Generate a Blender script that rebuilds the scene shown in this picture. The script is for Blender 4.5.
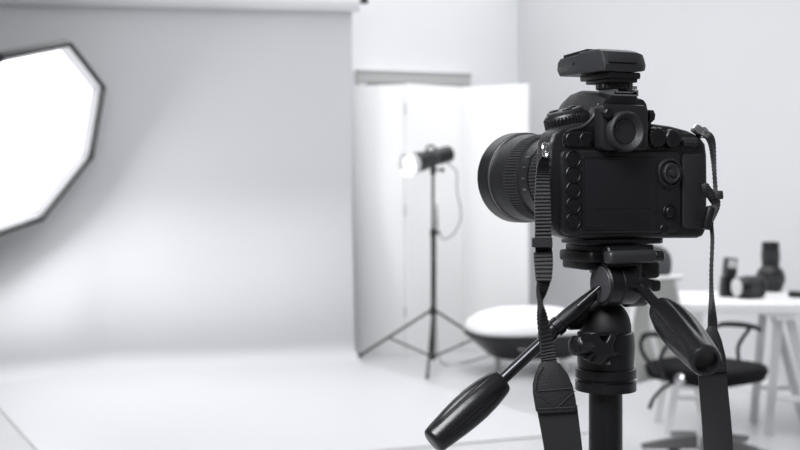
import bpy, bmesh, math, random
from mathutils import Vector as V, Matrix, Quaternion
random.seed(7)
for o in list(bpy.data.objects): bpy.data.objects.remove(o)
scene = bpy.context.scene
C = scene.collection
PI = math.pi
R = math.radians

# ------------------------------------------------------------------ camera, world, exposure
H = 1.4            # eye height
F = 1200.0         # focal length in pixels of an 800 px wide frame
HZ = 178.0         # horizon row
cam_d = bpy.data.cameras.new('camera'); cam = bpy.data.objects.new('camera', cam_d); C.objects.link(cam)
cam.location = (0, 0, H); cam.rotation_euler = (PI / 2, 0, 0)
cam_d.sensor_width = 36; cam_d.lens = 54
cam_d.shift_y = -(225 - HZ) / 800.0
cam_d.clip_start = .05; cam_d.clip_end = 100
cam_d.dof.use_dof = True; cam_d.dof.focus_distance = .95; cam_d.dof.aperture_fstop = 11
scene.camera = cam
world = bpy.data.worlds.new('world'); scene.world = world; world.use_nodes = True
bg = world.node_tree.nodes['Background']
bg.inputs[0].default_value = (.955, .97, 1.0, 1); bg.inputs[1].default_value = .14
def area(name, loc, target, sx, sy, watts, col=(1, 1, 1)):
    l = bpy.data.lights.new(name, 'AREA'); l.shape = 'RECTANGLE'; l.size = sx; l.size_y = sy; l.energy = watts; l.color = col
    o = bpy.data.objects.new(name, l); C.objects.link(o); o.location = loc
    o.rotation_euler = (V(target) - V(loc)).to_track_quat('-Z', 'Y').to_euler(); return o
area('added_overhead_fill', (.3, 7.2, 4.1), (.3, 7.25, 0), 6.0, 7.6, 300, (.97, .98, 1)).data.spread = R(150)  # unseen area light, added above the set to brighten floor and walls
area('added_highlight_area', (-.9, -.35, 3.0), (.2, 1.0, 1.3), 1.6, 1.2, 115, (.97, .98, 1))  # unseen area light, added above and behind for highlights on the black gear
OCTA_POWER = 6.2
STROBE_POWER = 1.6
vs = scene.view_settings
vs.view_transform = 'Standard'; vs.look = 'None'; vs.exposure = 0; vs.gamma = 1; vs.use_curve_mapping = False

# ------------------------------------------------------------------ photograph -> place
def W(px, py, d):                    # a point seen at a pixel, at depth d
    return V(((px - 400) / F * d, d, H + (HZ - py) / F * d))
def G(px, py, z=0.0):                # a point seen at a pixel, lying at height z
    d = F * (H - z) / (py - HZ)
    return V(((px - 400) / F * d, d, z))

class Frame:
    def __init__(s, o, yaw):
        s.o = V(o); s.c = math.cos(yaw); s.s = math.sin(yaw); s.yaw = yaw
    def loc(s, p):
        d = V(p) - s.o
        return V((d.x * s.c + d.y * s.s, -d.x * s.s + d.y * s.c, d.z))
    def wor(s, p):
        return V((s.o.x + p[0] * s.c - p[1] * s.s, s.o.y + p[0] * s.s + p[1] * s.c, s.o.z + p[2]))
    def inv(s, px, py, y=0.0):       # pixel -> local point on the plane at local y
        a = (px - 400) / F
        n = (-s.s, s.c)
        t = (s.o.x * n[0] + s.o.y * n[1] + y) / (a * n[0] + n[1])
        return s.loc(W(px, py, t))

# ------------------------------------------------------------------ materials
MATS = {}
def mat(name, col, rough=.5, metal=0.0, noise=0.0, nscale=60, bump=0.0, bscale=300, spec=.5, emit=0.0, coat=0.0, sheen=0.0):
    if name in MATS: return MATS[name]
    m = bpy.data.materials.new(name); m.use_nodes = True; MATS[name] = m
    nt = m.node_tree; b = nt.nodes['Principled BSDF']
    c = (*col, 1) if isinstance(col, tuple) else (col, col, col, 1)
    b.inputs['Base Color'].default_value = c
    b.inputs['Roughness'].default_value = rough; b.inputs['Metallic'].default_value = metal
    b.inputs['Specular IOR Level'].default_value = spec
    if coat: b.inputs['Coat Weight'].default_value = coat
    if sheen: b.inputs['Sheen Weight'].default_value = sheen
    if emit:
        b.inputs['Emission Color'].default_value = c; b.inputs['Emission Strength'].default_value = emit
    tc = nt.nodes.new('ShaderNodeTexCoord')
    n = nt.nodes.new('ShaderNodeTexNoise'); n.inputs['Scale'].default_value = nscale; n.inputs['Detail'].default_value = 4
    nt.links.new(tc.outputs['Object'], n.inputs['Vector'])
    mx = nt.nodes.new('ShaderNodeMix'); mx.data_type = 'RGBA'
    k = noise if noise else .04
    mx.inputs[6].default_value = tuple(max(0, x * (1 - k)) for x in c[:3]) + (1,)
    mx.inputs[7].default_value = tuple(min(1, x * (1 + k)) for x in c[:3]) + (1,)
    nt.links.new(n.outputs[0], mx.inputs[0]); nt.links.new(mx.outputs[2], b.inputs['Base Color'])
    if bump:
        n2 = nt.nodes.new('ShaderNodeTexNoise'); n2.inputs['Scale'].default_value = bscale; n2.inputs['Detail'].default_value = 2
        nt.links.new(tc.outputs['Object'], n2.inputs['Vector'])
        bp = nt.nodes.new('ShaderNodeBump'); bp.inputs['Strength'].default_value = bump; bp.inputs['Distance'].default_value = .001
        nt.links.new(n2.outputs[0], bp.inputs['Height']); nt.links.new(bp.outputs[0], b.inputs['Normal'])
    return m

BLK = mat('black_plastic', (.0045, .0046, .0054), .34, bump=.25, bscale=1400)
BODY = mat('camera_body_shell', (.0105, .0106, .012), .33, bump=.35, bscale=1500)
RUB = mat('black_rubber', (.017, .0172, .019), .48, bump=.5, bscale=1200)
DGR = mat('dark_grey_plastic', (.024, .0243, .027), .38, bump=.25, bscale=1400)
GRP = mat('handle_rubber', (.0085, .0086, .0098), .27, bump=.15, bscale=900)
GLS = mat('black_glass', (.006, .006, .008), .12, coat=.4)
LCD = mat('screen_glass', (.010, .010, .0125), .22)
CHR = mat('chrome', (.75, .75, .77), .22, 1.0)
STL = mat('grey_metal', (.33, .33, .345), .35, 1.0)
GUN = mat('gunmetal', (.055, .055, .06), .22, .85)
WEB = mat('strap_webbing', (.009, .009, .0105), .5, noise=.3, nscale=500, bump=.3, bscale=900)
LEA = mat('strap_leather', (.009, .009, .0105), .5, bump=.5, bscale=1100)
PAD = mat('strap_pad', (.006, .006, .0072), .75, bump=.4, bscale=1300)
THR = mat('grey_thread', (.022, .022, .025), .7)
BLKF = mat('black_fabric', (.004, .004, .005), .85, bump=.3, bscale=200, spec=.2)
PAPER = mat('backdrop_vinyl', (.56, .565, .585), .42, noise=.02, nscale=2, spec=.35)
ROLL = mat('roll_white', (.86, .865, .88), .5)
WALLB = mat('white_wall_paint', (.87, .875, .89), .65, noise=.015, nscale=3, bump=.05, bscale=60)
FLR = mat('grey_resin_floor', (.52, .522, .535), .28, noise=.06, nscale=1.3)
WPL = mat('white_laminate', (.86, .86, .865), .4)
WMT = mat('white_metal', (.78, .78, .785), .35)
GMT = mat('pale_grey_metal', (.58, .58, .585), .4)
FOAM = mat('white_foam_board', (.91, .91, .91), .7)
FOAMG = mat('foam_board_edge', (.62, .62, .63), .7)
DOORM = mat('grey_door_paint', (.55, .555, .54), .5)
DIF = mat('softbox_diffuser', (1.0, 1.0, 1.0), .8, emit=OCTA_POWER)
SKIRT = mat('white_softbox_fabric', (.84, .84, .86), .8, noise=.08, nscale=6)
LAMP = mat('flash_tube', (1.0, .98, .96), .5, emit=STROBE_POWER)
SILV = mat('silver_reflector', (.85, .85, .86), .25, .9)
CUSH = mat('white_upholstery', (.86, .86, .87), .8, bump=.2, bscale=80)
MESHB = mat('pale_grey_mesh_back', (.52, .525, .50), .7, noise=.06, nscale=30, bump=.3, bscale=300)
HEADR = mat('charcoal_headrest', (.085, .087, .095), .7, bump=.3, bscale=200)
REDS = mat('dim_red_display', (.10, .02, .025), .3)

# ------------------------------------------------------------------ mesh builder
class MB:
    def __init__(s): s.bm = bmesh.new()
    def box(s, c, size, rot=None, bevel=0.0, seg=2):
        r = bmesh.ops.create_cube(s.bm, size=1.0)
        m = Matrix.Translation(V(c)) @ (rot.to_matrix().to_4x4() if rot else Matrix()) @ Matrix.Diagonal((*size, 1))
        bmesh.ops.transform(s.bm, matrix=m, verts=r['verts'])
        if bevel:
            es = list({e for v in r['verts'] for e in v.link_edges})
            bmesh.ops.bevel(s.bm, geom=es, offset=bevel, segments=seg, profile=.5, affect='EDGES')
        return s
    def rings(s, rings, cap0=True, cap1=True, closed=False):
        bv = [[s.bm.verts.new(p) for p in r] for r in rings]
        n = len(bv[0]); m = len(bv)
        for i in range(m if closed else m - 1):
            a, b = bv[i], bv[(i + 1) % m]
            for j in range(n):
                s.bm.faces.new((a[j], a[(j + 1) % n], b[(j + 1) % n], b[j]))
        if not closed:
            if cap0: s.bm.faces.new(list(reversed(bv[0])))
            if cap1: s.bm.faces.new(bv[-1])
        return s
    def lathe(s, p0, axis, prof, seg=40, rf=None, cap0=True, cap1=True, up=None):
        ax = V(axis).normalized()
        t = V(up) if up else (V((0, 0, 1)) if abs(ax.z) < .9 else V((0, 1, 0)))
        e1 = (t - ax * t.dot(ax)).normalized(); e2 = ax.cross(e1)
        rr = []
        for k, (d, r) in enumerate(prof):
            ring = []
            for j in range(seg):
                a = 2 * PI * j / seg
                q = rf(k, j, a, d, r) if rf else r
                ring.append(V(p0) + ax * d + (e1 * math.cos(a) + e2 * math.sin(a)) * max(q, 1e-5))
            rr.append(ring)
        return s.rings(rr, cap0, cap1)
    def rod(s, a, b, r, r2=None, seg=20, ch=.0):
        a = V(a); b = V(b); L = (b - a).length; r2 = r if r2 is None else r2
        pr = [(0, r), (L, r2)] if not ch else [(0, r - ch), (ch, r), (L - ch, r2), (L, r2 - ch)]
        return s.lathe(a, b - a, pr, seg)
    def tube(s, pts, r, seg=10, sub=6):
        P = spline([V(p) for p in pts], sub)
        n = None; rr = []
        for i, p in enumerate(P):
            t = (P[min(i + 1, len(P) - 1)] - P[max(i - 1, 0)]).normalized()
            if n is None:
                n = t.orthogonal().normalized()
            n = (n - t * n.dot(t)).normalized(); b = t.cross(n)
            q = r(i / (len(P) - 1)) if callable(r) else r
            rr.append([p + (n * math.cos(2 * PI * j / seg) + b * math.sin(2 * PI * j / seg)) * q for j in range(seg)])
        return s.rings(rr)
    def torus(s, c, axis, R_, r, seg=32, sg=10):
        ax = V(axis).normalized(); e1 = ax.orthogonal().normalized(); e2 = ax.cross(e1)
        rr = []
        for i in range(seg):
            a = 2 * PI * i / seg; d = e1 * math.cos(a) + e2 * math.sin(a)
            rr.append([V(c) + d * (R_ + r * math.cos(2 * PI * j / sg)) + ax * r * math.sin(2 * PI * j / sg) for j in range(sg)])
        return s.rings(rr, closed=True)
    def prism(s, pts, off, bevel=0.0, seg=2, off0=None):   # polygon of 3-D points swept by vector off
        off = V(off); b0 = V(off0) if off0 else V((0, 0, 0))
        a = [s.bm.verts.new(V(p) + b0) for p in pts]; b = [s.bm.verts.new(V(p) + off) for p in pts]
        n = len(a); fs = []
        fs.append(s.bm.faces.new(list(reversed(a)))); fs.append(s.bm.faces.new(b))
        for j in range(n): fs.append(s.bm.faces.new((a[j], a[(j + 1) % n], b[(j + 1) % n], b[j])))
        if bevel:
            bmesh.ops.recalc_face_normals(s.bm, faces=fs)
            es = [e for v in a + b for e in v.link_edges if e.calc_face_angle(0) > R(50)]
            bmesh.ops.bevel(s.bm, geom=list(set(es)), offset=bevel, segments=seg, profile=.5, affect='EDGES')
        return s
    def build(s, name, m, parent=None, angle=38, recalc=True):
        if recalc: bmesh.ops.recalc_face_normals(s.bm, faces=s.bm.faces)
        me = bpy.data.meshes.new(name); s.bm.to_mesh(me); s.bm.free()
        for p in me.polygons: p.use_smooth = True
        me.set_sharp_from_angle(angle=R(angle))
        me.materials.append(m)
        o = bpy.data.objects.new(name, me); C.objects.link(o)
        if parent: o.parent = parent
        return o

def spline(P, sub):
    if len(P) < 3 or sub <= 1: return list(P)
    out = []
    for i in range(len(P) - 1):
        p0 = P[max(i - 1, 0)]; p1 = P[i]; p2 = P[i + 1]; p3 = P[min(i + 2, len(P) - 1)]
        for k in range(sub):
            t = k / sub
            out.append(.5 * ((2 * p1) + (p2 - p0) * t + (2 * p0 - 5 * p1 + 4 * p2 - p3) * t * t + (3 * p1 - p0 - 3 * p2 + p3) * t ** 3))
    out.append(P[-1]); return out

def rrect(x0, z0, x1, z1, r, y, n=5):       # rounded rectangle in an xz plane
    pts = []
    for (cx, cz, a0) in ((x1 - r, z1 - r, 0), (x0 + r, z1 - r, 90), (x0 + r, z0 + r, 180), (x1 - r, z0 + r, 270)):
        for k in range(n + 1):
            a = R(a0 + 90 * k / n); pts.append(V((cx + r * math.cos(a), y, cz + r * math.sin(a))))
    return pts

def tag(o, label, cat, group=None, kind=None):
    if label: o['label'] = label
    if cat: o['category'] = cat
    if group: o['group'] = group
    if kind: o['kind'] = kind
    return o
def thing(name, label, cat, loc=(0, 0, 0), yaw=0, group=None):
    o = bpy.data.objects.new(name, None); C.objects.link(o); o.empty_display_size = .05
    o.location = loc; o.rotation_euler = (0, 0, yaw)
    return tag(o, label, cat, group)
def structure(o, label=None):
    o['kind'] = 'structure'
    if label: o['label'] = label
    return o

# ------------------------------------------------------------------ the room
COR = V((118 / F * 11.0, 11.0, 0))                 # corner of back and right wall
far = G(800, 405); far.z = 0
vdir = (far - COR).normalized(); udir = V((-vdir.y, vdir.x, 0))    # along right wall to camera / along back wall to the right
if udir.x < 0: udir = -udir
TH = math.atan2(udir.y, udir.x)
structure(MB().box((0, 5, -.05), (26, 26, .1)).build('floor', FLR), 'smooth pale grey resin studio floor')
wt = .12; WH = 3.6
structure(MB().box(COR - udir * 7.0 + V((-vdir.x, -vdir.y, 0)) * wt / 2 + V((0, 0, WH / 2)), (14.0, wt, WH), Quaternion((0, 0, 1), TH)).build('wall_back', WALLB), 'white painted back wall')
structure(MB().box(COR + vdir * 5.5 + udir * wt / 2 + V((0, 0, WH / 2)), (wt, 11.0 + 2 * wt, WH), Quaternion((0, 0, 1), TH)).build('wall_right', mat('shaded_white_wall_paint', (.70, .705, .72), .65, noise=.015, nscale=3, bump=.05, bscale=60)), 'plain white painted right wall')  # white wall paint darkened: this wall's dimmer light is put into its colour
structure(MB().box(COR + vdir * 5.5 - udir * .008 + V((0, 0, .05)), (.016, 10.9, .1), Quaternion((0, 0, 1), TH), .003).build('baseboard_right', WPL), 'white baseboard on right wall')
structure(MB().box(COR - udir * 6.9 + vdir * .008 + V((0, 0, .05)), (13.7, .016, .1), Quaternion((0, 0, 1), TH), .003).build('baseboard_back', WPL), 'white baseboard on back wall')
# door in the back wall: only the head of its frame shows above the boards
def wall_u(px):      # distance from the corner along the back wall for an image column
    a = (px - 400) / F
    return (COR.x - a * COR.y) / (udir.x - a * udir.y)
u0, u1 = wall_u(356), wall_u(468)
dmid = (COR - udir * (u0 + u1) / 2)
ztop = H + (HZ - 72) * dmid.y / F; zb = H + (HZ - 85) * dmid.y / F
door = bpy.data.objects.new('door_1', None); C.objects.link(door); structure(door, 'grey door in the back wall behind the folding screen')
door.location = dmid; door.rotation_euler = (0, 0, TH)
wd = u0 - u1
MB().box((0, -.03, (ztop + zb) / 2), (wd, .06, ztop - zb), bevel=.004).build('head_frame', DOORM, door)
MB().box((0, -.035, ztop - .008), (wd + .02, .075, .02), bevel=.003).build('head_trim', GMT, door)
for sx in (-1, 1):
    MB().box((sx * (wd / 2 - .04), -.03, zb / 2), (.08, .06, zb), bevel=.004).build('jamb', DOORM, door)
MB().box((0, -.012, zb / 2), (wd - .16, .024, zb - .006), bevel=.002).build('door_leaf', DOORM, door)
dh = MB(); dh.rod((wd / 2 - .2, -.024, 1.02), (wd / 2 - .2, -.07, 1.02), .009); dh.rod((wd / 2 - .2, -.065, 1.02), (wd / 2 - .33, -.065, 1.02), .009); dh.build('door_handle', CHR, door)

# ------------------------------------------------------------------ backdrop
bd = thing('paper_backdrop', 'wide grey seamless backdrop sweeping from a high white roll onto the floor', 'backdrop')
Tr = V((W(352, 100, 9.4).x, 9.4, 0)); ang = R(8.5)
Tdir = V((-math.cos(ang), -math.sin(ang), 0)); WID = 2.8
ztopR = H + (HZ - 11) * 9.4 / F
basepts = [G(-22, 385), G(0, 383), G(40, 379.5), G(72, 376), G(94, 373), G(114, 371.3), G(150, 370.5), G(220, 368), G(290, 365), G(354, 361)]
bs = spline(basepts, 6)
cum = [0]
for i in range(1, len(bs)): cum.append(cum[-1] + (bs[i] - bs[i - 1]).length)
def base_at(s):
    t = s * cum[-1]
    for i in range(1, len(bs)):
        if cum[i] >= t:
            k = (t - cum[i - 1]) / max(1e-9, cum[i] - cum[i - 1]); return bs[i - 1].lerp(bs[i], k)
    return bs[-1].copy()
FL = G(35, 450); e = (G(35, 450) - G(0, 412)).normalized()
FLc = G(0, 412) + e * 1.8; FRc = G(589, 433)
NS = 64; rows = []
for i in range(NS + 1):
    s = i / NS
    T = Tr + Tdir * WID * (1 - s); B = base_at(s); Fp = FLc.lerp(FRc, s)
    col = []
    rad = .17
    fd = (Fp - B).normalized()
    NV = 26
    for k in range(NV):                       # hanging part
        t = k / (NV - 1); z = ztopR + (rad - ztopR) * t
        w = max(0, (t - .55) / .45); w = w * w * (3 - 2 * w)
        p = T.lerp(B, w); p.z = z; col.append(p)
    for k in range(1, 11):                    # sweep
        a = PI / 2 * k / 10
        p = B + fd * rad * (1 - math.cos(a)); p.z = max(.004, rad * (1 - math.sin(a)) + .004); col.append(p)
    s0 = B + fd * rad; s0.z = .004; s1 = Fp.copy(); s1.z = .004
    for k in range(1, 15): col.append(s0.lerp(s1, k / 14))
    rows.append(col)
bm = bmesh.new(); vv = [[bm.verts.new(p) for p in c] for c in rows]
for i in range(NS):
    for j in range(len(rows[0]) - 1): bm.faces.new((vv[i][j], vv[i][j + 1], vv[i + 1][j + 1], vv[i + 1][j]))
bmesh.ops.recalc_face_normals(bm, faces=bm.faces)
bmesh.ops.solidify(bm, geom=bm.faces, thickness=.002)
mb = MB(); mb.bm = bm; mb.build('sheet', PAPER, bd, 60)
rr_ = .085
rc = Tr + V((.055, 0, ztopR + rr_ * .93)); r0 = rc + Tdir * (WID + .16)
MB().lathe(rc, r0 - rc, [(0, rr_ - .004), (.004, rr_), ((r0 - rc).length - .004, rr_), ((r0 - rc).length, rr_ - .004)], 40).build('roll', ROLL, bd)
MB().rod(rc - Tdir * .07, rc + Tdir * .02, .022, ch=.002).build('core_end', BLK, bd)
pn = V((Tdir.y, -Tdir.x, 0)) 
for q in (rc - Tdir * .045, r0 + Tdir * .045):
    tw = -( (q - COR).dot(-vdir)) ; b = q - vdir * ((q - COR).dot(vdir) - .01)
    m = MB(); m.box((q + b) / 2 + V((0, 0, .035)), ((q - b).length + .05, .03, .03), Quaternion((0, 0, 1), math.atan2((b - q).y, (b - q).x)), .003)
    m.box(b + V((0, 0, 0)), (.02, .1, .2), Quaternion((0, 0, 1), math.atan2((b - q).y, (b - q).x)), .003)
    m.build('wall_bracket', BLK, bd)

# ------------------------------------------------------------------ folding screen of foam boards
sc_ = thing('folding_screen', 'white three-panel folding screen standing behind the light stand', 'screen', (W(440, 0, 9.6).x, 9.6, 0))
fr = Frame(sc_.location, 0)
def at_d(px, d): return V(((px - 400) / F * d, d, 0))
SP = [at_d(347, 9.66), at_d(405, 9.45), at_d(462, 9.80), at_d(529, 9.42)]
for i in range(3):
    a, b = SP[i], SP[i + 1]; d = (b - a).normalized(); hh = H + (HZ - 85.5) * (a.y + b.y) / 2 / F
    m = MB(); m.box(fr.loc((a + b) / 2) + V((0, 0, hh / 2)), ((b - a).length - .012, .035, hh), Quaternion((0, 0, 1), math.atan2(d.y, d.x)), .004)
    m.build('panel', FOAM, sc_)
for i in (1, 2):
    for z in (.3, 1.1, 1.9):
        MB().rod(fr.loc(SP[i]) + V((0, .0, z)), fr.loc(SP[i]) + V((0, .0, z + .09)), .009, seg=12).build('hinge', FOAMG, sc_)

# ------------------------------------------------------------------ octagonal softbox at the left
oc_d = 8.15
oc = W(22, 142, oc_d)
los = (oc - V((0, 0, H))).normalized()
rt = V((los.y, -los.x, 0)).normalized(); upv = rt.cross(los).normalized()
n_ = (-los * .628 + rt * (.778 * .85) - upv * (.778 * .526)).normalized()
def oct_hit(px, py):
    d = (W(px, py, 1.0) - V((0, 0, H))); t = (oc - V((0, 0, H))).dot(n_) / d.dot(n_)
    return V((0, 0, H)) + d * t
ce1 = (oct_hit(105, 84) - oc); RO = sum((oct_hit(*p) - oc).length for p in ((6, 58), (70, 43), (105, 84), (91, 155), (38, 227))) / 5
ce1.normalize(); ce2 = n_.cross(ce1)
ob = thing('octagonal_softbox', 'large glowing white octagonal softbox with black rim at the left edge', 'softbox', oc)
def octring(r, h, sub=1, ph=0):
    pts = []
    for k in range(8):
        a = 2 * PI * k / 8 + ph; b = 2 * PI * (k + 1) / 8 + ph
        p = (ce1 * math.cos(a) + ce2 * math.sin(a)) * r + n_ * h; q = (ce1 * math.cos(b) + ce2 * math.sin(b)) * r + n_ * h
        for j in range(sub): pts.append(p.lerp(q, j / sub))
    return pts
MB().rings([octring(RO * .995, .0), octring(RO * .965, -.05), octring(RO * .62, -.26), octring(RO * .2, -.42), octring(.08, -.45)], cap0=False).build('outer_shell', BLKF, ob)
MB().rings([octring(RO * .962, .03), octring(RO, .03), octring(RO, -.03), octring(RO * .962, -.03)], closed=True).build('rim_binding', BLK, ob)
ph8 = 0
for k in range(8):
    a, b = octring(RO * .964, .0), octring(RO * .88, -.03)
    sk = MB(); p, q, r2, s2 = a[k], a[(k + 1) % 8], b[(k + 1) % 8], b[k]
    sk.prism([p.lerp(q, .004), q.lerp(p, .004), r2.lerp(s2, .004), s2.lerp(r2, .004)], n_ * -.004)
    sk.build('edge_panel', SKIRT, ob)
MB().rings([octring(RO * .885, -.03, 4), octring(RO * .6, -.026, 4), octring(RO * .3, -.022, 4), octring(.02, -.02, 4)], cap0=False).build('diffuser', DIF, ob, 60)
for k in range(8):
    a, b = octring(RO * .99, -.03)[k], octring(.09, -.455)[k]
    MB().rod(a, b, .006, seg=8).build('rod', STL, ob)
bx = MB(); bx.lathe(-n_ * .44, -n_, [(0, .09), (.02, .09), (.03, .065), (.33, .065), (.36, .05)], 32); bx.build('flash_head', BLK, ob)
# boom that carries it, on a stand out of sight to the left
pv = oc - n_ * .62
bo = thing('boom_stand', 'black boom stand carrying the octagonal softbox', 'stand', (pv.x - 1.1, pv.y - .55, 0))
bl = Frame(bo.location, 0)
MB().rod((0, 0, .1), (0, 0, pv.z + .02), .018, ch=.002).build('column', BLK, bo)
MB().rod((0, 0, pv.z), bl.loc(pv - V((0, 0, .06))), .014, ch=.002).build('boom_arm', BLK, bo)
MB().rod(bl.loc(pv - V((0, 0, .09))), bl.loc(pv), .012, ch=.002).build('spigot', STL, bo)
for k in range(3):
    a = R(60 + 120 * k); MB().rod((0, 0, .45), (.5 * math.cos(a), .5 * math.sin(a), .012), .011, ch=.002).build('leg', BLK, bo)

# ------------------------------------------------------------------ light stand with monolight
lc = V((W(433, 0, 9.0).x, 9.0, 0)); ls = 9.0 / F
ls_o = thing('light_stand', 'thin black three-legged light stand in front of the white screen', 'stand', lc)
zt = H + (HZ - 172) * ls
zu = H + (HZ - 311) * ls; zl = H + (HZ - 356) * ls
MB().rod((0, 0, zl - .03), (0, 0, 1.0), .016, ch=.002).build('lower_column', BLK, ls_o)
MB().rod((0, 0, .98), (0, 0, zt), .011, ch=.001).build('upper_column', BLK, ls_o)
MB().lathe((0, 0, zu - .03), (0, 0, 1), [(0, .022), (.004, .026), (.056, .026), (.06, .022)], 20).build('leg_collar', BLK, ls_o)
MB().lathe((0, 0, zl - .02), (0, 0, 1), [(0, .02), (.004, .024), (.036, .024), (.04, .02)], 20).build('brace_collar', BLK, ls_o)
m = MB(); m.lathe((0, 0, .96), (0, 0, 1), [(0, .018), (.004, .022), (.056, .022), (.06, .018)], 20); m.rod((.015, 0, .99), (.055, 0, .99), .009, ch=.002); m.build('height_clamp', BLK, ls_o)
for k in range(3):
    a = R((149, 265, 29)[k]); rl = .66
    d = V((math.cos(a), math.sin(a), 0)); top = d * .024 + V((0, 0, zu)); ft = d * rl + V((0, 0, .014))
    leg = MB().rod(top, ft, .0095, ch=.001).build('leg', BLK, ls_o)
    MB().lathe(ft, ft - top, [(-.03, .012), (0, .013), (.008, .008)], 14).build('rubber_foot', RUB, leg)
    MB().rod(d * .022 + V((0, 0, zl)), top.lerp(ft, .58), .007, ch=.001).build('brace', BLK, ls_o)

sb0 = W(433.5, 160, 9.0)
ax = (W(457, 151.5, 9.13) - W(414, 163.5, 8.85)).normalized()     # from lamp to rear
st = thing('studio_flash_head', 'small black studio flash head with a lit reflector on the light stand', 'flash head', (lc.x, lc.y, zt))
sf = Frame((lc.x, lc.y, zt), 0)
fc = sf.loc(W(416, 162.8, 8.87))
MB().lathe(fc, ax, [(0, .074), (.06, .074), (.07, .07), (.135, .066), (.145, .058), (.20, .056), (.21, .062), (.335, .062), (.35, .05)], 36).build('housing', BLK, st)
MB().lathe(fc, ax, [(.135, .0675), (.138, .0675), (.2, .0575), (.204, .0575)], 36).build('grey_band', DGR, st)
rp = [(.01, .06), (-.10, .095), (-.103, .095), (-.10, .091), (.005, .05)]
rfm = MB().lathe(fc, ax, [(.012, .062), (-.085, .092), (-.09, .092), (-.087, .088), (.0, .055)], 40, cap0=False, cap1=True).build('reflector', SILV, st)
MB().lathe(fc, -ax, [(-.002, .0), (.0, .045), (.035, .05), (.075, .038), (.095, .0)], 32).build('flash_dome', LAMP, st)
sd = ax.cross(V((0, 0, 1))).normalized(); su = sd.cross(ax).normalized()
m = MB(); hnd = fc + ax * .12 + su * .06
m.tube([hnd, hnd + su * .03 + ax * .01, hnd + su * .034 + ax * .06, hnd + ax * .10 - su * .004], .009, 10); m.build('carry_handle', DGR, st)
MB().box(fc + ax * .352 + su * .006, (.004, .05, .03), ax.to_track_quat('X', 'Z')).build('display', REDS, st)
m = MB(); m.lathe((0, 0, -.02), (0, 0, 1), [(0, .018), (.004, .021), (.066, .021), (.07, .018)], 20)
m.rod((0, 0, .04), fc + ax * .16 - su * .05, .017); m.build('tilt_bracket', BLK, st)
m = MB(); m.rod((.02, -.0, .02), (.075, -.02, .015), .008, ch=.002); m.lathe((.06, -.018, .016), (1, -.3, -.1), [(0, .006), (.004, .017), (.02, .017), (.024, .01)], 16); m.build('tilt_knob', BLK, st)
cb0 = fc + ax * .30 - su * .06
cab = MB().tube([sf.wor(cb0), W(456.5, 172, 9.1), W(457, 190, 9.08), W(461, 215, 9.05), W(455, 232, 9.0), W(444, 239, 8.97), W(438, 230, 8.97), W(436.5, 205, 8.97), W(436, 260, 8.97), W(436, 300, 8.96), W(437.5, 350, 8.92), G(446, 366) + V((0, 0, .006)), G(470, 362) + V((0, 0, .006)), G(490, 356) + V((0, 0, .006)), G(520, 352) + V((0, 0, .006))], .004, 8, 8).build('power_cable', DGR)
tag(cab, 'thin grey power cable looping down from the flash head along its stand', 'cable')

# ------------------------------------------------------------------ low white-topped stool behind the left handle
oc2 = G(528, 371); oc2 = V((oc2.x + .02, 8.72, 0))
om = thing('low_stool', 'low white cushioned stool with tapered black base on casters', 'stool', oc2, R(14))
zr = .29; hw, hd = .47, .36
def superell(a, b, z, n=48, p=3.2, ox=0):
    out = []
    for k in range(n):
        t = 2 * PI * k / n; c, s = math.cos(t), math.sin(t)
        out.append(V((ox + a * math.copysign(abs(c) ** (2 / p), c), b * math.copysign(abs(s) ** (2 / p), s), z)))
    return out
MB().rings([superell(hw * .5, hd * .55, .11), superell(hw * .62, hd * .66, .115), superell(hw * .97, hd * .97, zr - .035), superell(hw, hd, zr - .02), superell(hw, hd, zr), superell(hw * .97, hd * .97, zr + .003)]).build('base_tray', BLK, om)
MB().rings([superell(hw * .97, hd * .97, zr + .002), superell(hw * .985, hd * .985, zr + .03), superell(hw * .94, hd * .94, zr + .075), superell(hw * .78, hd * .8, zr + .125), superell(hw * .52, hd * .55, zr + .16), superell(hw * .2, hd * .22, zr + .175)]).build('cushion', CUSH, om, 80)
MB().box((-.1, -hd * .83, .205), (.2, .012, .022), Quaternion((1, 0, 0), R(-28)), .003).build('trim_strip', STL, om)
for sx in (-1, 1):
    for sy in (-1, 1):
        c = V((sx * hw * .42, sy * hd * .46, .045))
        w = MB().lathe(c + V((-.014, 0, 0)), (1, 0, 0), [(0, .036), (.004, .042), (.024, .042), (.028, .036)], 24).build('caster', GMT, om)
        MB().box(c + V((0, 0, .046)), (.05, .06, .04), None, .008).build('caster_hood', WPL, w)

# ------------------------------------------------------------------ office chair
cd_ = 5.85; cc = V(((706 - 400) / F * cd_, cd_, 0))
oc3 = thing('office_chair', 'office chair with black seat, pale grey back and charcoal headrest', 'chair', cc, R(-50 - 90) + PI / 2 + PI / 2)
# local frame: +x = the way the chair faces
oc3.rotation_euler = (0, 0, R(-50))
cf = Frame(cc, R(-50))
SZ = .50
MB().rings([superell(.20, .20, SZ - .085, p=2.8), superell(.255, .25, SZ - .07, p=2.8), superell(.27, .262, SZ - .03, p=2.8), superell(.262, .255, SZ - .008, p=2.8), superell(.22, .21, SZ, p=2.8), superell(.1, .1, SZ - .006, p=2.6)]).build('seat', BLKF, oc3, 80)
bk = []
for k in range(9):                        # back, curved in plan, tapering upward
    t = k / 8; z = .39 + .50 * t; w = (.25 - .12 * t ** 1.5); xx = -.27 - .06 * t - .03 * math.sin(t * PI)
    row = []
    for j in range(9):
        s = -1 + 2 * j / 8; row.append(V((xx + .045 * s * s, s * w, z)))
    for j in range(8, -1, -1):
        s = -1 + 2 * j / 8; row.append(V((xx + .045 * s * s - .022, s * w, z)))
    bk.append(row)
back = MB().rings(bk).build('backrest', MESHB, oc3, 60)
m = MB()
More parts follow.
